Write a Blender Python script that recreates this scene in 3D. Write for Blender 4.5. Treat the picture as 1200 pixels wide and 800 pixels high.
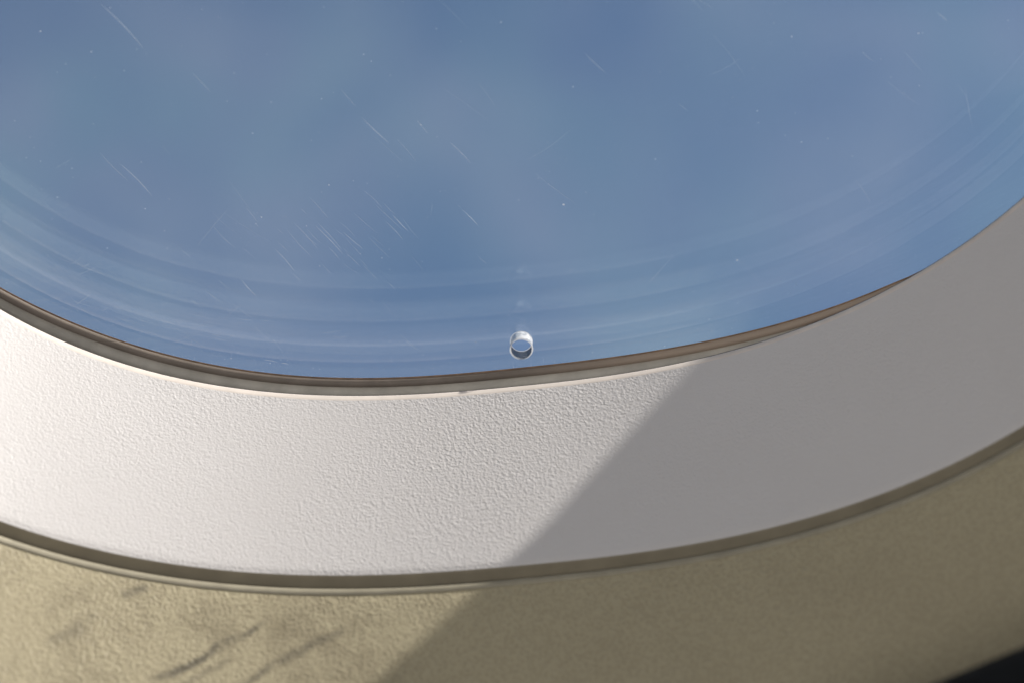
import bpy, math, random
import numpy as np
from mathutils import Matrix, Vector

for o in list(bpy.data.objects): bpy.data.objects.remove(o)
scene = bpy.context.scene
COL = scene.collection
MM = 0.001

# ---------------------------------------------------------------- camera, sky, sun, lamp, exposure
# Local frame: x right along the pane, v up along the pane, w out of the pane into the cabin (millimetres).
# The aircraft is banked, so the frame is tipped about x: the window looks up into the sky.
BANK = math.radians(66)
ROT = Matrix(((1, 0, 0, 0),
              (0, -math.sin(BANK), -math.cos(BANK), 0),
              (0, math.cos(BANK), -math.sin(BANK), 0),
              (0, 0, 0, 1)))

cam_data = bpy.data.cameras.new('camera')
cam = bpy.data.objects.new('camera', cam_data); COL.objects.link(cam)
C_ = Vector((0.012964668, 0.121966185, 0.237164905))
R_ = Vector((0.994077894, -0.108624981, -0.003123103))
U_ = Vector((0.095237010, 0.884679478, -0.456368419))
F_ = Vector((-0.052335956, -0.453368322, -0.889785431))
m = Matrix.Identity(4)
for i in range(3):
    m[i][0], m[i][1], m[i][2], m[i][3] = R_[i], U_[i], -F_[i], C_[i]
cam.matrix_world = ROT @ m
cam_data.lens = 80; cam_data.sensor_width = 36
cam_data.clip_start = 0.01; cam_data.clip_end = 100
cam_data.dof.use_dof = True
cam_data.dof.focus_distance = 0.2668
cam_data.dof.aperture_fstop = 18
cam_data.dof.aperture_blades = 7
scene.camera = cam

SUN_L = Vector((1.5, 0.80, -1.0)).normalized()          # towards the sun, local frame
sun_w = (ROT.to_3x3() @ SUN_L)
SUN_EL = math.asin(sun_w.z); SUN_AZ = math.atan2(sun_w.x, sun_w.y)

world = bpy.data.worlds.new('World'); scene.world = world; world.use_nodes = True
nt = world.node_tree; nt.nodes.clear()
def N(nt, t, **kw):
    n = nt.nodes.new(t)
    for k, v in kw.items(): setattr(n, k, v)
    return n
out = N(nt, 'ShaderNodeOutputWorld'); bg = N(nt, 'ShaderNodeBackground')
sky = N(nt, 'ShaderNodeTexSky'); sky.sky_type = 'NISHITA'; sky.sun_disc = False
sky.sun_elevation = SUN_EL; sky.sun_rotation = SUN_AZ
sky.altitude = 2500; sky.air_density = 1.0; sky.dust_density = 1.2; sky.ozone_density = 0.0
tc = N(nt, 'ShaderNodeTexCoord')
nz = N(nt, 'ShaderNodeTexNoise'); nz.inputs['Scale'].default_value = 11; nz.inputs['Detail'].default_value = 1.5
nz.inputs['Roughness'].default_value = 0.5; nz.inputs['Distortion'].default_value = 0.4
nt.links.new(tc.outputs['Generated'], nz.inputs['Vector'])
rmp = N(nt, 'ShaderNodeMapRange'); rmp.inputs['From Min'].default_value = 0.40; rmp.inputs['From Max'].default_value = 0.75
rmp.inputs['To Min'].default_value = 0.03; rmp.inputs['To Max'].default_value = 0.16
nt.links.new(nz.outputs['Fac'], rmp.inputs['Value'])
mx = N(nt, 'ShaderNodeMix', data_type='RGBA')
nt.links.new(rmp.outputs['Result'], mx.inputs['Factor'])
nt.links.new(sky.outputs['Color'], mx.inputs['A'])
nz2 = N(nt, 'ShaderNodeTexNoise'); nz2.inputs['Scale'].default_value = 13; nz2.inputs['Detail'].default_value = 1
mp2 = N(nt, 'ShaderNodeMapping'); mp2.inputs['Location'].default_value = (3.1, 1.7, 5.2)
nt.links.new(tc.outputs['Generated'], mp2.inputs['Vector']); nt.links.new(mp2.outputs[0], nz2.inputs['Vector'])
r2 = N(nt, 'ShaderNodeMapRange'); r2.inputs['From Min'].default_value = 0.4; r2.inputs['From Max'].default_value = 0.6
nt.links.new(nz2.outputs['Fac'], r2.inputs['Value'])
vc = N(nt, 'ShaderNodeMix', data_type='RGBA'); nt.links.new(r2.outputs['Result'], vc.inputs['Factor'])
vc.inputs['A'].default_value = (4.25, 4.2, 4.5, 1); vc.inputs['B'].default_value = (3.5, 4.4, 4.2, 1)      # thin veil: mauve and greenish patches
nt.links.new(vc.outputs['Result'], mx.inputs['B'])
nt.links.new(mx.outputs['Result'], bg.inputs['Color'])
bg.inputs['Strength'].default_value = 0.0655
nt.links.new(bg.outputs['Background'], out.inputs['Surface'])

sd = bpy.data.lights.new('sun', 'SUN'); sd.energy = 3.9; sd.angle = math.radians(0.53); sd.color = (1.0, 0.868, 0.80)
sun = bpy.data.objects.new('sun', sd); COL.objects.link(sun)
sun.rotation_euler = (-sun_w).to_track_quat('-Z', 'Y').to_euler()

ld = bpy.data.lights.new('cabin_lamp', 'AREA'); ld.shape = 'RECTANGLE'; ld.size = 0.9; ld.size_y = 0.5
ld.energy = 1.95; ld.color = (1.0, 0.967, 0.94)
lamp = bpy.data.objects.new('cabin_lamp', ld); COL.objects.link(lamp)
lp = Vector((-0.12, 0.62, 0.95)); ld_dir = (Vector((0, 0, 0)) - lp).normalized()
lamp.matrix_world = ROT @ (Matrix.Translation(lp) @ ld_dir.to_track_quat('-Z', 'Y').to_matrix().to_4x4())

vs = scene.view_settings
vs.view_transform = 'Standard'; vs.look = 'None'; vs.exposure = 1.6; vs.gamma = 1; vs.use_curve_mapping = False
scene.render.engine = 'CYCLES'
cy = scene.cycles
cy.max_bounces = 9; cy.diffuse_bounces = 3; cy.glossy_bounces = 4; cy.transmission_bounces = 6
cy.transparent_max_bounces = 20; cy.use_denoising = True; cy.sample_clamp_indirect = 6
cy.caustics_reflective = False; cy.caustics_refractive = False

# ---------------------------------------------------------------- helpers
def tag(o, label=None, cat=None, group=None, kind=None):
    if label: o['label'] = label
    if cat: o['category'] = cat
    if group: o['group'] = group
    if kind: o['kind'] = kind
    return o

def empty(name, loc=(0, 0, 0), label=None, cat=None):
    o = bpy.data.objects.new(name, None); COL.objects.link(o)
    o.empty_display_size = 0.01
    o.matrix_world = ROT @ Matrix.Translation(Vector(loc) * MM)
    o['_base'] = [float(v) for v in loc]
    return tag(o, label, cat, kind='thing')

def build(name, V, F, mat, parent=None, loc=(0, 0, 0), smooth=True):
    """V in local mm. One mesh object; a child sits at its parent's base."""
    V = np.asarray(V, float)
    base = np.array(parent['_base'] if parent is not None else loc, float)
    me = bpy.data.meshes.new(name)
    me.from_pydata(((V - base) * MM).tolist(), [], F)
    me.materials.append(mat)
    if smooth: me.shade_smooth()
    me.update()
    o = bpy.data.objects.new(name, me); COL.objects.link(o)
    if parent is not None: o.parent = parent
    else: o.matrix_world = ROT @ Matrix.Translation(Vector(loc) * MM)
    return o

# ---------------------------------------------------------------- window outlines (local mm)
NS = 720
def loop(P):
    t = np.linspace(0, 2 * math.pi, NS, endpoint=False)
    c, s = np.cos(t), np.sin(t)
    e = 2.0 / P['n']
    x = P['x0'] + P['a'] * np.sign(c) * np.abs(c) ** e
    vc = P['vb'] + P['b']
    bb = np.where(s < 0, P['b'], P.get('bt', P['b'] + 34))
    v = vc + bb * np.sign(s) * np.abs(s) ** e
    if 'c' in P:
        X = np.clip(x / 60.0, P['lo'], P['hi'])
        q = np.abs(x - P['x0']) / P['a']
        f = np.clip((1.0 - q) / 0.25, 0, 1); f = f * f * (3 - 2 * f)
        v = v + np.where(s < 0, np.polyval(P['c'], X) * f, 0)
    return np.stack([x, v], 1)
def normals(L):
    d = np.roll(L, -1, 0) - np.roll(L, 1, 0)
    n = np.stack([d[:, 1], -d[:, 0]], 1)
    return n / np.linalg.norm(n, axis=1)[:, None]       # outwards for a counter-clockwise loop
def ring(L, w):
    w = np.broadcast_to(w, (NS,))
    return np.column_stack([L, w])
def loft(rings, close=False):
    V = np.concatenate(rings); F = []
    n = len(rings)
    for k in range(n if close else n - 1):
        a = k * NS; b = ((k + 1) % n) * NS
        for i in range(NS):
            j = (i + 1) % NS
            F.append((a + i, a + j, b + j, b + i))
    return V, F

GASK = {'x0': -1.18, 'vb': -2.755, 'a': 82.71, 'b': 94.01, 'n': 2.581, 'lo': -0.986, 'hi': 0.76, 'c': [2.1421, -1.1829, -4.3095, -0.7634, 0.3524, 0.2416]}
LIP = {'x0': -1.18, 'vb': -2.394, 'a': 82.925, 'b': 94.225, 'n': 2.581, 'lo': -0.973, 'hi': 0.963, 'c': [-1.3058, -0.978, 1.0478, 0.8781, 0.1158, -0.1273]}
OUTER = {'x0': -1.18, 'vb': -12.003, 'a': 91.837, 'b': 103.137, 'n': 2.581, 'lo': -0.943, 'hi': 0.886, 'c': [-0.7867, 0.2953, 0.7382, 0.0867, -0.086]}
RIM = {'x0': -1.18, 'vb': -12.474, 'a': 92.036, 'b': 103.336, 'n': 2.581, 'lo': -0.94, 'hi': 0.881, 'c': [-0.9251, 0.3181, 0.8811, 0.2485, -0.1014]}
W_LIP, W_OUT, W_RIM = 4.8, 28.0, 29.5
gask = loop(GASK); lip = loop(LIP); outer = loop(OUTER); rim = loop(RIM); rim = rim + normals(rim) * 0.22
lip_n = normals(outer); outer = outer - lip_n * 0.42
right = np.clip(gask[:, 0] - 42.5, 0, 40); gask[:, 1] -= np.where(gask[:, 1] < 80, 0.016 * right ** 2 * np.clip(2 - right / 20, 0, 1), 0)
gn, ln, on, rn = normals(gask), normals(lip), normals(outer), normals(rim)

# ---------------------------------------------------------------- materials
def new_mat(name):
    m = bpy.data.materials.new(name); m.use_nodes = True
    m.node_tree.nodes.clear()
    return m, m.node_tree
def mathn(nt, op, a, b=None, clamp=False):
    n = N(nt, 'ShaderNodeMath', operation=op); n.use_clamp = clamp
    for i, v in enumerate((a, b)):
        if v is None: continue
        if isinstance(v, (int, float)): n.inputs[i].default_value = v
        else: nt.links.new(v, n.inputs[i])
    return n.outputs[0]
def maprange(nt, v, a, b, c, d, smooth=False):
    n = N(nt, 'ShaderNodeMapRange')
    if smooth: n.interpolation_type = 'SMOOTHSTEP'
    nt.links.new(v, n.inputs['Value'])
    for k, x in zip(('From Min', 'From Max', 'To Min', 'To Max'), (a, b, c, d)): n.inputs[k].default_value = x
    return n.outputs['Result']
def noise(nt, vec, scale, detail=2, rough=0.5, dist=0.0):
    n = N(nt, 'ShaderNodeTexNoise')
    n.inputs['Scale'].default_value = scale; n.inputs['Detail'].default_value = detail
    n.inputs['Roughness'].default_value = rough; n.inputs['Distortion'].default_value = dist
    nt.links.new(vec, n.inputs['Vector'])
    return n.outputs['Fac']
def mixcol(nt, f, a, b):
    n = N(nt, 'ShaderNodeMix', data_type='RGBA')
    if isinstance(f, (int, float)): n.inputs['Factor'].default_value = f
    else: nt.links.new(f, n.inputs['Factor'])
    for k, v in (('A', a), ('B', b)):
        if isinstance(v, tuple): n.inputs[k].default_value = v + (1,)
        else: nt.links.new(v, n.inputs[k])
    return n.outputs['Result']

def moulded_plastic(name, base, dirt, grain_mm, depth, rough, spec, stains=0.0, streaks=()):
    """Moulded cabin plastic with a pebbled leather grain."""
    m, nt = new_mat(name)
    o = N(nt, 'ShaderNodeOutputMaterial'); b = N(nt, 'ShaderNodeBsdfPrincipled')
    tc = N(nt, 'ShaderNodeTexCoord'); vec = tc.outputs['Object']
    s = 1000.0 / grain_mm
    n1 = noise(nt, vec, s * 0.62, 1.5, 0.45, 0.5)
    wv = N(nt, 'ShaderNodeTexVoronoi', feature='SMOOTH_F1'); wv.inputs['Scale'].default_value = s * 0.75
    wv.inputs['Smoothness'].default_value = 0.55
    # bend the cells with noise so that they read as wrinkles rather than pebbles
    nc = N(nt, 'ShaderNodeTexNoise'); nc.inputs['Scale'].default_value = s * 0.5; nc.inputs['Detail'].default_value = 1
    nt.links.new(vec, nc.inputs['Vector'])
    va = N(nt, 'ShaderNodeVectorMath', operation='MULTIPLY_ADD')
    nt.links.new(nc.outputs['Color'], va.inputs[0]); va.inputs[1].default_value = (grain_mm * MM * 1.6,) * 3
    nt.links.new(vec, va.inputs[2]); nt.links.new(va.outputs[0], wv.inputs['Vector'])
    h = mathn(nt, 'ADD', mathn(nt, 'MULTIPLY', n1, 0.9), mathn(nt, 'MULTIPLY', wv.outputs['Distance'], 0.7))
    fine = noise(nt, vec, s * 2.4, 2, 0.5)
    h = mathn(nt, 'ADD', h, mathn(nt, 'MULTIPLY', fine, 0.12))
    vary = maprange(nt, noise(nt, vec, 60, 2), 0.3, 0.7, 0.55, 1.25)
    bp = N(nt, 'ShaderNodeBump'); bp.inputs['Distance'].default_value = depth * MM
    nt.links.new(vary, bp.inputs['Strength']) if False else None
    bp.inputs['Strength'].default_value = 1.0
    nt.links.new(mathn(nt, 'MULTIPLY', h, vary), bp.inputs['Height'])
    nt.links.new(bp.outputs['Normal'], b.inputs['Normal'])
    big = maprange(nt, noise(nt, vec, 45, 4, 0.6), 0.35, 0.75, 0.0, 0.22)
    col = mixcol(nt, big, base, dirt)
    if stains:
        sx0 = N(nt, 'ShaderNodeSeparateXYZ'); nt.links.new(vec, sx0.inputs[0])
        handled = maprange(nt, sx0.outputs['X'], -0.022, 0.004, 1.0, 0.12, True)      # the much-touched end of the panel
        st = mathn(nt, 'MULTIPLY', handled, maprange(nt, noise(nt, vec, 110, 4, 0.65, 0.6), 0.46, 0.72, 0.0, stains))
        col = mixcol(nt, st, col, tuple(c * 0.55 for c in dirt))
        low = maprange(nt, mathn(nt, 'SUBTRACT', 0.62, wv.outputs['Distance']), 0.0, 0.45, 0.0, stains * 0.5)
        col = mixcol(nt, low, col, tuple(c * 0.7 for c in dirt))
    sep = N(nt, 'ShaderNodeSeparateXYZ'); nt.links.new(vec, sep.inputs[0])
    for (x1, w1, x2, w2, wid, amt) in streaks:           # scuff marks: soft dark lines across the panel, in x / w
        L = math.hypot(x2 - x1, w2 - w1); ux, uw = (x2 - x1) / L, (w2 - w1) / L
        wob = mathn(nt, 'MULTIPLY', mathn(nt, 'SUBTRACT', noise(nt, vec, 220, 2), 0.5), 0.0016)
        px = mathn(nt, 'SUBTRACT', sep.outputs['X'], x1 * MM); pw = mathn(nt, 'SUBTRACT', sep.outputs['Z'], w1 * MM)
        along = mathn(nt, 'ADD', mathn(nt, 'MULTIPLY', px, ux), mathn(nt, 'MULTIPLY', pw, uw))
        perp = mathn(nt, 'ABSOLUTE', mathn(nt, 'ADD', mathn(nt, 'SUBTRACT', mathn(nt, 'MULTIPLY', px, uw), mathn(nt, 'MULTIPLY', pw, ux)), wob))
        f1 = maprange(nt, perp, 0.0, wid * MM, 1.0, 0.0, True)
        f2 = maprange(nt, mathn(nt, 'ABSOLUTE', mathn(nt, 'SUBTRACT', along, L * MM / 2)), L * MM * 0.3, L * MM * 0.55, 1.0, 0.0, True)
        br = maprange(nt, noise(nt, vec, 500, 2), 0.35, 0.6, 0.35, 1.0)
        f = mathn(nt, 'MULTIPLY', mathn(nt, 'MULTIPLY', f1, f2), mathn(nt, 'MULTIPLY', br, amt))
        col = mixcol(nt, f, col, (0.05, 0.046, 0.042))
    nt.links.new(col, b.inputs['Base Color'])
    b.inputs['Roughness'].default_value = rough; b.inputs['Specular IOR Level'].default_value = spec
    nt.links.new(b.outputs[0], o.inputs['Surface'])
    return m

def plain(name, base, rough=0.5, spec=0.4, var=0.25, scale=300, bump=0.0):
    m, nt = new_mat(name)
    o = N(nt, 'ShaderNodeOutputMaterial'); b = N(nt, 'ShaderNodeBsdfPrincipled')
    tc = N(nt, 'ShaderNodeTexCoord'); vec = tc.outputs['Object']
    f = maprange(nt, noise(nt, vec, scale, 4, 0.6), 0.3, 0.7, 0.0, 1.0)
    nt.links.new(mixcol(nt, f, tuple(c * (1 - var) for c in base), tuple(min(1, c * (1 + var)) for c in base)), b.inputs['Base Color'])
    b.inputs['Roughness'].default_value = rough; b.inputs['Specular IOR Level'].default_value = spec
    if bump:
        bp = N(nt, 'ShaderNodeBump'); bp.inputs['Distance'].default_value = bump * MM
        nt.links.new(noise(nt, vec, scale * 8, 3), bp.inputs['Height']); nt.links.new(bp.outputs[0], b.inputs['Normal'])
    nt.links.new(b.outputs[0], o.inputs['Surface'])
    return m

def pane_mat(name, film, tint=(0.972, 0.993, 0.992), edge=True):
    """Clear acrylic: see-through with surface reflection at any angle, under a thin uneven film of dust."""
    m, nt = new_mat(name)
    o = N(nt, 'ShaderNodeOutputMaterial')
    tr = N(nt, 'ShaderNodeBsdfTransparent'); tr.inputs['Color'].default_value = tint + (1,)
    gl = N(nt, 'ShaderNodeBsdfGlossy'); gl.inputs['Roughness'].default_value = 0.015
    ge = N(nt, 'ShaderNodeNewGeometry')
    dt = N(nt, 'ShaderNodeVectorMath', operation='DOT_PRODUCT')
    nt.links.new(ge.outputs['Incoming'], dt.inputs[0]); nt.links.new(ge.outputs['True Normal'], dt.inputs[1])
    c = mathn(nt, 'ABSOLUTE', dt.outputs['Value'])
    fr = mathn(nt, 'ADD', mathn(nt, 'MULTIPLY', mathn(nt, 'POWER', mathn(nt, 'SUBTRACT', 1.0, c, True), 5.0), 0.938), 0.062, True)
    mix = N(nt, 'ShaderNodeMixShader')
    nt.links.new(fr, mix.inputs[0]); nt.links.new(tr.outputs[0], mix.inputs[1]); nt.links.new(gl.outputs[0], mix.inputs[2])
    last = mix.outputs[0]
    if film:
        tc = N(nt, 'ShaderNodeTexCoord'); vec = tc.outputs['Object']
        tl = N(nt, 'ShaderNodeBsdfTranslucent'); tl.inputs['Color'].default_value = (0.80, 0.78, 0.76, 1)
        df = N(nt, 'ShaderNodeBsdfDiffuse'); df.inputs['Color'].default_value = (0.80, 0.78, 0.76, 1)
        ms = N(nt, 'ShaderNodeMixShader'); ms.inputs[0].default_value = 0.3
        nt.links.new(tl.outputs[0], ms.inputs[1]); nt.links.new(df.outputs[0], ms.inputs[2])
        cloud = maprange(nt, noise(nt, vec, 28, 3, 0.55), 0.3, 0.75, 0.35, 1.25)
        mid = maprange(nt, noise(nt, vec, 260, 4, 0.6), 0.3, 0.75, 0.7, 1.3)
                # wiping marks: fine hatching, stronger towards the rim on the left
        mp = N(nt, 'ShaderNodeMapping'); mp.inputs['Rotation'].default_value = (0, 0, math.radians(24)); mp.inputs['Scale'].default_value = (160, 2200, 1)
        nt.links.new(vec, mp.inputs['Vector'])
        hatch = maprange(nt, noise(nt, mp.outputs[0], 1.0, 2, 0.5), 0.45, 0.8, 0.0, 1.0)
        sep = N(nt, 'ShaderNodeSeparateXYZ'); nt.links.new(vec, sep.inputs[0])
        ax = mathn(nt, 'POWER', mathn(nt, 'ABSOLUTE', mathn(nt, 'DIVIDE', mathn(nt, 'SUBTRACT', sep.outputs['X'], -1.18 * MM), 82.7 * MM)), 2.581)
        av = mathn(nt, 'POWER', mathn(nt, 'ABSOLUTE', mathn(nt, 'DIVIDE', mathn(nt, 'SUBTRACT', sep.outputs['Y'], 91.25 * MM), 94.0 * MM)), 2.581)
        rr = mathn(nt, 'ADD', ax, av)
        nearrim = maprange(nt, rr, 0.62, 0.97, 0.0, 1.0, True)
        left = maprange(nt, sep.outputs['X'], -0.010, -0.045, 0.0, 1.0, True)
        wipe = mathn(nt, 'MULTIPLY', mathn(nt, 'MULTIPLY', hatch, nearrim), mathn(nt, 'MULTIPLY', left, 4.0))
        fac = mathn(nt, 'MULTIPLY', cloud, mid)
        fac = mathn(nt, 'MULTIPLY', mathn(nt, 'ADD', fac, mathn(nt, 'ADD', wipe, mathn(nt, 'MULTIPLY', nearrim, 1.2))), film, True)
        m2 = N(nt, 'ShaderNodeMixShader')
        nt.links.new(fac, m2.inputs[0]); nt.links.new(last, m2.inputs[1]); nt.links.new(ms.outputs[0], m2.inputs[2])
        last = m2.outputs[0]
    nt.links.new(last, o.inputs['Surface'])
    return m

def bore_mat(name, rough):
    """Cut wall of the bore. From inside the acrylic it reflects totally beyond the critical angle and is clear below it;
    from the air side it is mostly clear, duller at grazing angles."""
    m, nt = new_mat(name)
    o = N(nt, 'ShaderNodeOutputMaterial')
    ge = N(nt, 'ShaderNodeNewGeometry')
    dt = N(nt, 'ShaderNodeVectorMath', operation='DOT_PRODUCT')
    nt.links.new(ge.outputs['Incoming'], dt.inputs[0]); nt.links.new(ge.outputs['Normal'], dt.inputs[1])
    graze = maprange(nt, mathn(nt, 'ABSOLUTE', dt.outputs['Value']), 0.68, 0.56, 0.0, 1.0, True)
    back = ge.outputs['Backfacing']
    tr = N(nt, 'ShaderNodeBsdfTransparent')
    dull = mathn(nt, 'MULTIPLY', graze, mathn(nt, 'SUBTRACT', 1.0, back))
    nt.links.new(mixcol(nt, dull, (0.97, 0.98, 0.98), (0.22, 0.20, 0.19)), tr.inputs['Color'])
    gl = N(nt, 'ShaderNodeBsdfGlossy'); gl.inputs['Roughness'].default_value = rough
    tl = N(nt, 'ShaderNodeBsdfTranslucent'); tl.inputs['Color'].default_value = (0.9, 0.92, 0.95, 1)
    a = N(nt, 'ShaderNodeMixShader')
    nt.links.new(mathn(nt, 'MULTIPLY', graze, maprange(nt, back, 0, 1, 0.12, 0.7)), a.inputs[0])
    nt.links.new(tr.outputs[0], a.inputs[1]); nt.links.new(gl.outputs[0], a.inputs[2])
    b = N(nt, 'ShaderNodeMixShader')
    frost = maprange(nt, noise(nt, N(nt, 'ShaderNodeTexCoord').outputs['Object'], 900, 2), 0.38, 0.6, 0.12, 1.0)
    nt.links.new(mathn(nt, 'MULTIPLY', mathn(nt, 'MULTIPLY', frost, graze), maprange(nt, back, 0, 1, 0.02, 0.75)), b.inputs[0])
    df = N(nt, 'ShaderNodeBsdfDiffuse'); df.inputs['Color'].default_value = (0.9, 0.92, 0.95, 1)
    sc_ = N(nt, 'ShaderNodeMixShader'); sc_.inputs[0].default_value = 0.65
    nt.links.new(tl.outputs[0], sc_.inputs[1]); nt.links.new(df.outputs[0], sc_.inputs[2])
    nt.links.new(a.outputs[0], b.inputs[1]); nt.links.new(sc_.outputs[0], b.inputs[2])
    nt.links.new(b.outputs[0], o.inputs['Surface'])
    return m

def speck_mat(name, amt=1.0):
    """Pale dust and broken acrylic: scatters light through as well as back."""
    m, nt = new_mat(name)
    o = N(nt, 'ShaderNodeOutputMaterial')
    tl = N(nt, 'ShaderNodeBsdfTranslucent'); tl.inputs['Color'].default_value = (0.85, 0.85, 0.85, 1)
    df = N(nt, 'ShaderNodeBsdfDiffuse'); df.inputs['Color'].default_value = (0.8, 0.8, 0.8, 1)
    a = N(nt, 'ShaderNodeMixShader'); a.inputs[0].default_value = 0.3
    nt.links.new(tl.outputs[0], a.inputs[1]); nt.links.new(df.outputs[0], a.inputs[2])
    last = a.outputs[0]
    if amt < 1:
        tr = N(nt, 'ShaderNodeBsdfTransparent'); b = N(nt, 'ShaderNodeMixShader'); b.inputs[0].default_value = amt
        nt.links.new(tr.outputs[0], b.inputs[1]); nt.links.new(last, b.inputs[2]); last = b.outputs[0]
    nt.links.new(last, o.inputs['Surface'])
    return m

M_BEZEL = moulded_plastic('white_moulded_plastic', (0.585, 0.572, 0.575), (0.52, 0.50, 0.495), 0.235, 0.056, 0.5, 0.35)
M_LIP = plain('lip_plastic', (0.66, 0.60, 0.55), 0.4, 0.4, 0.06, 400)
M_PANEL = moulded_plastic('beige_moulded_plastic', (0.40, 0.357, 0.245), (0.23, 0.19, 0.125), 0.30, 0.10, 0.5, 0.35, 0.55,
                          streaks=((-27.6, 3.4, -39.8, 11.9, 0.75, 0.75), (-18.8, 3.7, -31.5, 11.5, 0.8, 0.5), (-40.2, 0.9, -43.2, 2.6, 0.8, 0.55), (-31, 7.5, -38.0, 12.5, 0.7, 0.35), (-45, 5.0, -50.0, 10.0, 1.2, 0.35)))
M_RIM = plain('panel_rim_plastic', (0.30, 0.275, 0.21), 0.5, 0.35, 0.12, 300)
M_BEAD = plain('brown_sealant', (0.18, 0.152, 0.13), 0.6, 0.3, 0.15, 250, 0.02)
M_CRUST = plain('tan_grime_line', (0.24, 0.155, 0.10), 0.7, 0.2, 0.4, 700, 0.04)
nt = M_BEAD.node_tree; b_ = [n for n in nt.nodes if n.type == 'BSDF_PRINCIPLED'][0]      # sunlight on the bead painted in: paler tan towards the right
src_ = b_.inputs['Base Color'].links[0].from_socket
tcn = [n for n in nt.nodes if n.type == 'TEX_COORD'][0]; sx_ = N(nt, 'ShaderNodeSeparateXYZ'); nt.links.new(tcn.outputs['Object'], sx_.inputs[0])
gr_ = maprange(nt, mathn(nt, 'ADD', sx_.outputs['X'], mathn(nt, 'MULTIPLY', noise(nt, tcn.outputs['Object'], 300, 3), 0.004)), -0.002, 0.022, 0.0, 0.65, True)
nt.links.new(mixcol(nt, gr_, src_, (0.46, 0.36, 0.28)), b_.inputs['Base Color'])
M_GROOVE = plain('olive_groove_shade', (0.26, 0.23, 0.17), 0.6, 0.3, 0.12, 200)  # groove shade put into the colour of the surround's end face
M_MASK = plain('mask_black', (0.02, 0.02, 0.02), 0.7, 0.2, 0.2, 300)
M_SEAL = plain('grey_rubber', (0.46, 0.435, 0.39), 0.55, 0.4, 0.15, 350, 0.03)
M_PANE = pane_mat('scratched_acrylic', 0.013)
M_MID = pane_mat('clear_acrylic', 0.0)
M_BORE = bore_mat('drilled_acrylic', 0.1)
M_DUST = speck_mat('dust', 0.45); M_SCR = speck_mat('scratched_edge', 0.33); M_EDGE = speck_mat('whitened_cut_edge', 0.36)
M_BLACK = plain('matte_black', (0.004, 0.004, 0.004), 0.8, 0.2, 0.2, 200)
M_CABIN = plain('cabin_lining', (0.10, 0.10, 0.105), 0.8, 0.2, 0.08, 6)
M_HULL = plain('hull_metal', (0.35, 0.35, 0.36), 0.6, 0.3, 0.1, 40)

# ---------------------------------------------------------------- setting: hull outside, cabin lining behind the camera
hull_loop = loop({'x0': 60.0, 'vb': -75.0, 'a': 180.0, 'b': 150.0, 'n': 4.0, 'bt': 150.0})
hn = normals(hull_loop)
def coarse(rings, n=120, close=False):
    """Loft through every (NS / n)-th point of each ring."""
    st = NS // n; R2 = [r_[::st] for r_ in rings]; V = np.concatenate(R2); F = []
    for k in range(len(R2) if close else len(R2) - 1):
        a, b = k * n, ((k + 1) % len(R2)) * n
        for i in range(n): F.append((a + i, a + (i + 1) % n, b + (i + 1) % n, b + i))
    return V, F
front = [ring(hull_loop + hn * d_, -79) for d_ in (700, 350, 170, 80, 30, 0)]
back = [ring(hull_loop + hn * d_, -82) for d_ in (0.6, 30, 80, 170, 350, 700)]
V, F = coarse(front + back, 120, True)
tag(build('hull', V, F, M_HULL, loc=(0, -75, -76)), kind='structure')

# unseen blocker added in the hull opening, outline shaped to cast the slanting shade
bx = np.linspace(0, 1, 9)
side = [(131.0, -110.0), (131.0, 30.0), (132.5, 50.0), (138.2, 61.4), (144.6, 65.7), (150.8, 69.9), (152.2, 71.6), (155.2, 74.8), (158.0, 79.0), (163.0, 83.0), (200.0, 90.0), (290.0, 102.0), (290.0, -110.0)]
n_ = len(side)
V = np.array([(x_, v_, -75.0) for x_, v_ in side] + [(x_, v_, -75.5) for x_, v_ in side])
F = [tuple(range(n_ - 1, -1, -1)), tuple(range(n_, 2 * n_))] + [(i, (i + 1) % n_, n_ + (i + 1) % n_, n_ + i) for i in range(n_)]
tag(build('shade_blocker', V, F, M_HULL, loc=(165, -110, -75), smooth=False), kind='structure')

S_ = 800.0
def rect_loop(w, s):
    t = np.linspace(0, 2 * math.pi, NS, endpoint=False); c, q = np.cos(t), np.sin(t)
    k = s / np.maximum(np.abs(c), np.abs(q))
    return np.column_stack([c * k, q * k + 90, np.full(NS, w)])
a = rect_loop(66.0, S_); b2 = rect_loop(1500.0, S_)
V, F = coarse([a, rect_loop(400, S_), rect_loop(900, S_), b2, rect_loop(1500.0, 300), rect_loop(1500.0, 60)], 48)
F.append(tuple(range(5 * 48, 6 * 48)))
tag(build('cabin_lining', V, F, M_CABIN, loc=(0, -S_ + 90, 66)), kind='structure')

# ---------------------------------------------------------------- sidewall panel
pt = empty('sidewall_panel', (-1.2, -12.5, 29.5), 'scuffed beige cabin wall panel with pebbled grain, below the white window surround', 'wall panel')
prof = [(0.36, 0.40), (0.42, 0.62)]
rings_ = [ring(rim + rn * dd, W_RIM + ww) for dd, ww in prof]
for k in range(1, 29):
    dd = 0.42 + 15.2 * k / 28; ww = 0.62 + 2.2 * (dd - 0.42)
    rings_.append(ring(rim + rn * dd, W_RIM + ww))
for dd, ww in ((16.4, 37.0), (17.6, 38.0), (19.5, 38.4), (23, 38.5), (60, 38.5)):
    rings_.append(ring(rim + rn * dd, W_RIM + ww - 3.0 + 0.6 * 0))
wall_edge = rect_loop(66.0, S_)
last_ = rings_[-1].copy()
for t_ in (0.15, 0.4, 1.0):
    q_ = last_ + (wall_edge - last_) * t_; q_[:, 2] = W_RIM + 35.5; rings_.append(q_)
V, F = loft(rings_); build('panel_face', V, F, M_PANEL, pt)
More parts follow.
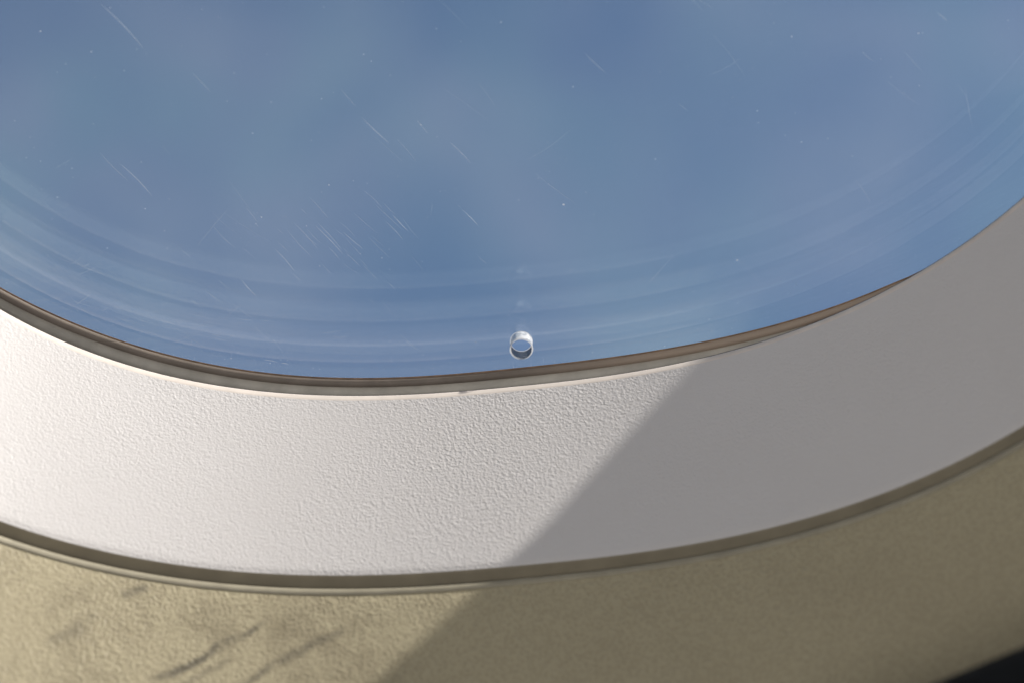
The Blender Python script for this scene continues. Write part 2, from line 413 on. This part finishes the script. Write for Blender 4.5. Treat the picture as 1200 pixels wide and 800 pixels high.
pr = [(6.0, -1.9), (1.6, -1.2), (0.35, -0.75), (0.06, -0.5), (0.0, -0.3), (0.0, -0.12), (0.03, 0.06), (0.10, 0.22), (0.19, 0.36), (0.27, 0.40), (0.36, 0.40)]
V, F = loft([ring(rim + rn * dd, W_RIM + ww) for dd, ww in pr]); build('rim', V, F, M_RIM, pt)

# ---------------------------------------------------------------- window surround (bezel)
bz = empty('window_surround', (-1.2, -12.0, 28.0), 'white pebbled plastic ring around the window, half in sun and half in shade', 'window frame')
s0 = 0.016
def face_ring(s):
    return ring(lip + (outer - lip) * s + ln * 0, W_LIP + (W_OUT - W_LIP) * s)
face = [face_ring(s) for s in np.linspace(s0, 0.965, 30)]
o2 = (outer - lip)
face += [ring(lip + o2 * s, W_LIP + (W_OUT - W_LIP) * s + dw) for s, dw in ((0.98, -0.02), (0.99, -0.06), (0.997, -0.14))]
face += [ring(outer + on * dd, W_OUT + ww) for dd, ww in ((0.05, -0.02), (0.14, 0.1)) ]
V, F = loft(face); build('sloping_face', V, F, M_BEZEL, bz)
V, F = loft([ring(outer + on * dd, W_OUT + ww) for dd, ww in ((0.14, 0.1), (0.24, 0.13), (0.6, 0.14), (3.0, 0.16), (7.0, 0.2))]); build('groove_shade', V, F, M_GROOVE, bz)
first = lip + o2 * s0; fw = W_LIP + (W_OUT - W_LIP) * s0
V, F = loft([ring(lip + ln * dd, ww) for dd, ww in ((5.0, 1.55), (1.6, 3.0), (0.35, 3.7), (0.14, 3.95), (0.06, 4.22))]); build('dark_lip_back', V, F, M_MASK, bz)  # lip underside coloured black to keep its reflection dark
lp_prof = [(0.06, 4.22), (0.0, 4.4), (0.01, 4.6), (0.05, 4.75)]
lr = [ring(lip + ln * dd, ww) for dd, ww in lp_prof]
lr += [ring(lip + o2 * s, W_LIP + (W_OUT - W_LIP) * s + dw) for s, dw in ((0.006, -0.03), (0.011, -0.005), (s0, 0.0))]
V, F = loft(lr); build('lip', V, F, M_LIP, bz)

# ---------------------------------------------------------------- rubber seal round the pane
sl = empty('window_seal', (-1.2, -2.8, 0.1), 'grey rubber seal ring with a brown bead between the clear pane and the white surround', 'window seal')
crust = [(-0.14, 0.0), (-0.08, 0.06), (0.02, 0.07), (0.12, 0.0)]
V, F = loft([ring(gask + gn * dd, ww) for dd, ww in crust]); build('grime_line', V, F, M_CRUST, sl)
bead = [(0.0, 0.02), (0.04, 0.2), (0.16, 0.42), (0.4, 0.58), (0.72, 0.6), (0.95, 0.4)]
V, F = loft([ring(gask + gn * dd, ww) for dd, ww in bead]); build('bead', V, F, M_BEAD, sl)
sealp = [(0.85, 0.1), (0.9, 0.5), (1.0, 0.8), (1.2, 1.05), (1.6, 1.35), (2.4, 1.5), (9.0, 1.5), (9.0, 0.05), (0.85, 0.05)]
V, F = loft([ring(gask + gn * dd, ww) for dd, ww in sealp]); build('rubber_ring', V, F, M_SEAL, sl)

V, F = loft([ring(gask + gn * dd, ww) for dd, ww in ((1.2, -2.06), (1.25, -2.2), (3.6, -4.0), (5.6, -5.6), (7.6, -7.2), (13.0, -11.5), (13.0, -2.06), (1.2, -2.06))])
build('mask_ring', V, F, M_MASK, sl)  # unseen dark ring added to mask the sunlit seal back in reflections

# ---------------------------------------------------------------- panes
T1 = 2.0
HR, HN = 1.30, 72
def slab(L, w0, w1, hole=None, NP=96):
    """Closed slab between w0 (front) and w1 (back), meshed in rings that close in on the hole or the middle."""
    L = L[np.linspace(0, len(L), NP, endpoint=False).astype(int)]
    V, F = [], []
    hx, hv, r = hole if hole else (0.0, 80.0, 0.5)
    ang = np.arctan2(L[:, 1] - hv, L[:, 0] - hx)
    rad = np.hypot(L[:, 1] - hv, L[:, 0] - hx)
    K = 14
    for w in (w0, w1):
        for k in range(K + 1):
            rr = rad * (r / rad) ** (k / K)
            V += [(hx + q * math.cos(t), hv + q * math.sin(t), w) for q, t in zip(rr, ang)]
    B = (K + 1) * NP
    for k in range(K):
        for i in range(NP):
            j = (i + 1) % NP; a, b = k * NP, (k + 1) * NP
            F.append((a + i, b + i, b + j, a + j)[::-1]); F.append((B + a + i, B + a + j, B + b + j, B + b + i)[::-1])
    for i in range(NP):
        j = (i + 1) % NP; F.append((i, j, B + j, B + i)[::-1])
    if not hole:
        F.append(tuple(K * NP + i for i in range(NP))); F.append(tuple(B + K * NP + i for i in range(NP - 1, -1, -1)))
    return np.array(V), F
edge = loop(dict(GASK, c=[0], lo=-1, hi=1)) + 0
edge = (gask + gn * 3.5)
pn = empty('scratched_window_pane', (0, -6.2, 0), 'clear inner pane with fine scratches and a small round hole near its bottom edge', 'window pane')
V, F = slab(edge, 0.0, -T1, (0.0, 0.0, HR)); sh = build('acrylic_sheet', V, F, M_MID, pn, smooth=False)
sh.data.materials.append(M_PANE)
for p in sh.data.polygons:
    if p.normal.z < -0.5: p.material_index = 1        # the dust film lies on the outer side
# breather hole: bore wall with eased edges
def tube(profile, n=96):
    V, F = [], []
    for r, w in profile:
        V += [(r * math.cos(2 * math.pi * i / n), r * math.sin(2 * math.pi * i / n), w) for i in range(n)]
    for k in range(len(profile) - 1):
        for i in range(n):
            j = (i + 1) % n; F.append((k * n + i, k * n + j, (k + 1) * n + j, (k + 1) * n + i))
    return np.array(V), F
V, F = tube([(HR, -0.1), (HR, -0.6), (HR, -1.3), (HR, -T1 + 0.05)])
# faces look into the bore: air inside, acrylic outside
build('breather_hole', V, F, M_BORE, pn)
def torus(R, r, w, n=96, k=10):
    V, F = [], []
    for i in range(n):
        a = 2 * math.pi * i / n
        for q in range(k):
            b = 2 * math.pi * q / k
            rr = R + r * math.cos(b); V.append((rr * math.cos(a), rr * math.sin(a), w + r * math.sin(b)))
    for i in range(n):
        for q in range(k):
            F.append((i * k + q, ((i + 1) % n) * k + q, ((i + 1) % n) * k + (q + 1) % k, i * k + (q + 1) % k))
    return np.array(V), F
V, F = torus(HR, 0.10, -0.08); build('hole_edge', V, F, M_EDGE, pn)
V, F = torus(HR, 0.05, -T1 + 0.04); build('hole_edge', V, F, M_EDGE, pn)

rng = random.Random(7)
SCR = [(-41.05,46.94,-37.35,41.41,1.3),(-44.39,29.66,-41.95,26.05,0.7),(-42.52,28.21,-39.61,23.89,1.1),(-26.77,15.86,-24.96,12.83,1.0),(-21.66,18.22,-19.07,14.38,1.1),(-21.33,18.51,-19.17,15.04,0.9),(-18.67,17.15,-16.98,15.13,0.9),(-14.60,30.78,-11.98,27.40,1.1),(-12.76,18.65,-11.28,16.46,1.2),(-13.65,17.89,-12.00,15.46,0.9),(-5.21,26.78,-3.13,23.95,0.9),(-4.67,18.32,-3.24,16.34,1.2),(10.90,35.60,12.94,33.08,0.8),(-31.20,12.40,-29.87,10.16,1.0),(-35.65,11.56,-34.13,9.85,0.8),(-16.39,34.33,-15.07,32.16,0.7),(-32.51,38.09,-30.84,35.59,0.7),(-24.94,18.04,-22.64,14.33,0.6),(-33.30,19.48,-31.31,16.57,0.6),(-20.60,15.41,-19.57,13.67,0.6),(-14.52,20.12,-12.02,16.86,0.6),(-8.57,29.92,-7.46,28.05,0.6),(-28.26,1.22,-27.48,1.02,1.2),(-30.39,1.91,-28.75,1.39,1.2),(49.44,36.17,50.52,35.07,0.9),(-24.04,18.80,-21.90,15.33,0.6),(-17.08,19.33,-14.98,16.75,0.5),(41.13,32.63,42.39,31.30,0.5),(-3.69,12.50,-2.82,11.43,0.6),]
def px_dir(a): return math.cos(a), math.sin(a)
for i in range(38):                                       # the dense cluster left of the hole
    x_, v_ = rng.gauss(-21, 6.5), rng.gauss(15.5, 4.5); a_ = math.radians(rng.gauss(-54, 4)); l_ = rng.uniform(0.8, 3.6)
    SCR.append((x_, v_, x_ + l_ * math.cos(a_), v_ + l_ * math.sin(a_), rng.uniform(0.3, 0.7)))
for i in range(46):                                       # hairlines over the whole pane, any way round
    x_, v_ = rng.uniform(-62, 58), rng.uniform(4, 62); a_ = math.radians(rng.choice((rng.gauss(-54, 9), rng.gauss(-54, 9), rng.uniform(-180, 180)))); l_ = rng.uniform(1.0, 7.0)
    SCR.append((x_, v_, x_ + l_ * math.cos(a_), v_ + l_ * math.sin(a_), rng.uniform(0.22, 0.42)))
for i in range(54):                                       # hatching where the left rim has been wiped
    t_ = rng.uniform(-56, -22); k_ = int(np.argmin(np.abs(gask[:, 0] - t_) + (gask[:, 1] > 60) * 999)); g_ = gask[k_]; o_ = rng.uniform(1.2, 7.5)
    a_ = math.atan2(-gn[k_][0], gn[k_][1]) + math.pi + rng.choice((rng.gauss(0.05, 0.1), rng.gauss(0.05, 0.1), rng.gauss(0.9, 0.15))); l_ = rng.uniform(0.8, 3.0)
    x_, v_ = g_[0] - gn[k_][0] * o_, g_[1] - gn[k_][1] * o_
    SCR.append((x_, v_, x_ + l_ * math.cos(a_), v_ + l_ * math.sin(a_), rng.uniform(0.25, 0.5)))
for (x1, v1, x2, v2, k) in SCR:                          # each scratch: a shallow tapered sliver standing 0.01 mm proud
    n = 6; wd = 0.024 * k
    dx, dv = x2 - x1, v2 - v1; L = math.hypot(dx, dv); ux, uv = dx / L, dv / L
    bow = rng.uniform(-0.045, 0.045) * L
    V, F = [], []
    for i in range(n + 1):
        t = i / n; h = wd * (0.25 + 0.75 * math.sin(math.pi * min(1, max(0, t))) ** 0.6)
        cx = x1 + dx * t - uv * bow * 4 * t * (1 - t); cv = v1 + dv * t + ux * bow * 4 * t * (1 - t)
        V += [(cx - uv * h, cv + ux * h, 0.003), (cx, cv, 0.016), (cx + uv * h, cv - ux * h, 0.003)]
    for i in range(n):
        q = 3 * i; F += [(q, q + 3, q + 4, q + 1), (q + 1, q + 4, q + 5, q + 2)]
    build('scratch', V, F, M_SCR, pn)

mp_ = empty('middle_window_pane', (0, -10, -5.3), 'thicker clear pane behind the scratched one, showing pale curved reflections of the surround', 'window pane')
V, F = slab(gask + gn * 5.2, -5.3, -10.0); build('acrylic_sheet', V, F, M_MID, mp_, smooth=False)

# ---------------------------------------------------------------- dust on the pane
V, F = [], []
def speck(x, v, r, w=0.0, el=1.0, an=0.0):
    b = len(V); n = 6
    for i in range(n):
        t = 2 * math.pi * i / n; rr = r * rng.uniform(0.75, 1.2)
        px, pv = rr * el * math.cos(t), rr * math.sin(t)
        V.append((x + px * math.cos(an) - pv * math.sin(an), v + px * math.sin(an) + pv * math.cos(an), w + 0.004))
    V.append((x, v, w + 0.004 + r * 0.5))
    for i in range(n): F.append((b + i, b + (i + 1) % n, b + n))
cl = [(rng.uniform(-62, 62), rng.uniform(-2, 60)) for _ in range(60)]
for i in range(1900):
    if i % 3 == 0:
        c = rng.choice(cl); x, v = rng.gauss(c[0], 1.8), rng.gauss(c[1], 1.8)
    else: x, v = rng.uniform(-75, 75), rng.uniform(-2, 110)
    if abs((x + 1.18) / 82) ** 2.58 + abs((v - 91) / (93 if v < 91 else 125)) ** 2.58 > 0.985: continue
    r = min(0.09, 0.0175 * math.exp(rng.gauss(0, 0.5)))
    speck(x, v, r, el=rng.choice((1, 1, 1.3, 1.8)), an=rng.uniform(0, 3.1))
for i in range(800):                                     # grit gathered along the bottom of the pane
    x = rng.uniform(-66, 62); k = int(np.argmin(np.abs(gask[:, 0] - x) + (gask[:, 1] > 60) * 999))
    g = gask[k]; dd = -abs(rng.gauss(0, 2.4)) - 0.1
    speck(g[0] + gn[k][0] * dd, g[1] + gn[k][1] * dd, 0.018 * math.exp(rng.gauss(0, 0.45)))
dust = build('dust', np.array(V), F, M_DUST, loc=(0, 0, 0), smooth=False)
tag(dust, 'tiny pale dust specks scattered over the clear pane', 'dust', kind='stuff')

# ---------------------------------------------------------------- dark object in the bottom right corner
def capsule_bar(p0, p1, rx, ry, n=28, k=24):
    p0, p1 = Vector(p0), Vector(p1); ax = (p1 - p0).normalized()
    up = Vector((0, 0, 1)); s = ax.cross(up).normalized(); up = s.cross(ax)
    V, F = [], []
    for i in range(k + 1):
        t = i / k; e = min(1, min(t, 1 - t) / 0.06); e = math.sqrt(max(0.0, 1 - (1 - e) ** 2)) if e < 1 else 1
        c = p0.lerp(p1, t)
        for j in range(n):
            a = 2 * math.pi * j / n; ca, sa = math.cos(a), math.sin(a)
            q = c + s * (rx * e * math.copysign(abs(ca) ** 0.6, ca)) + up * (ry * e * math.copysign(abs(sa) ** 0.6, sa)); V.append(tuple(q))
    for i in range(k):
        for j in range(n):
            F.append((i * n + j, i * n + (j + 1) % n, (i + 1) * n + (j + 1) % n, (i + 1) * n + j))
    return np.array(V), F
V, F = capsule_bar((21, -33.7, 76), (201, 36.5, 76), 24, 14)
ar = build('dark_bar', V, F, M_BLACK, loc=(20, -32.5, 62))
tag(ar, 'rounded black bar, out of focus, in front of the beige wall panel', 'dark_bar', kind='thing')
for o in scene.objects:
    if '_base' in o: del o['_base']
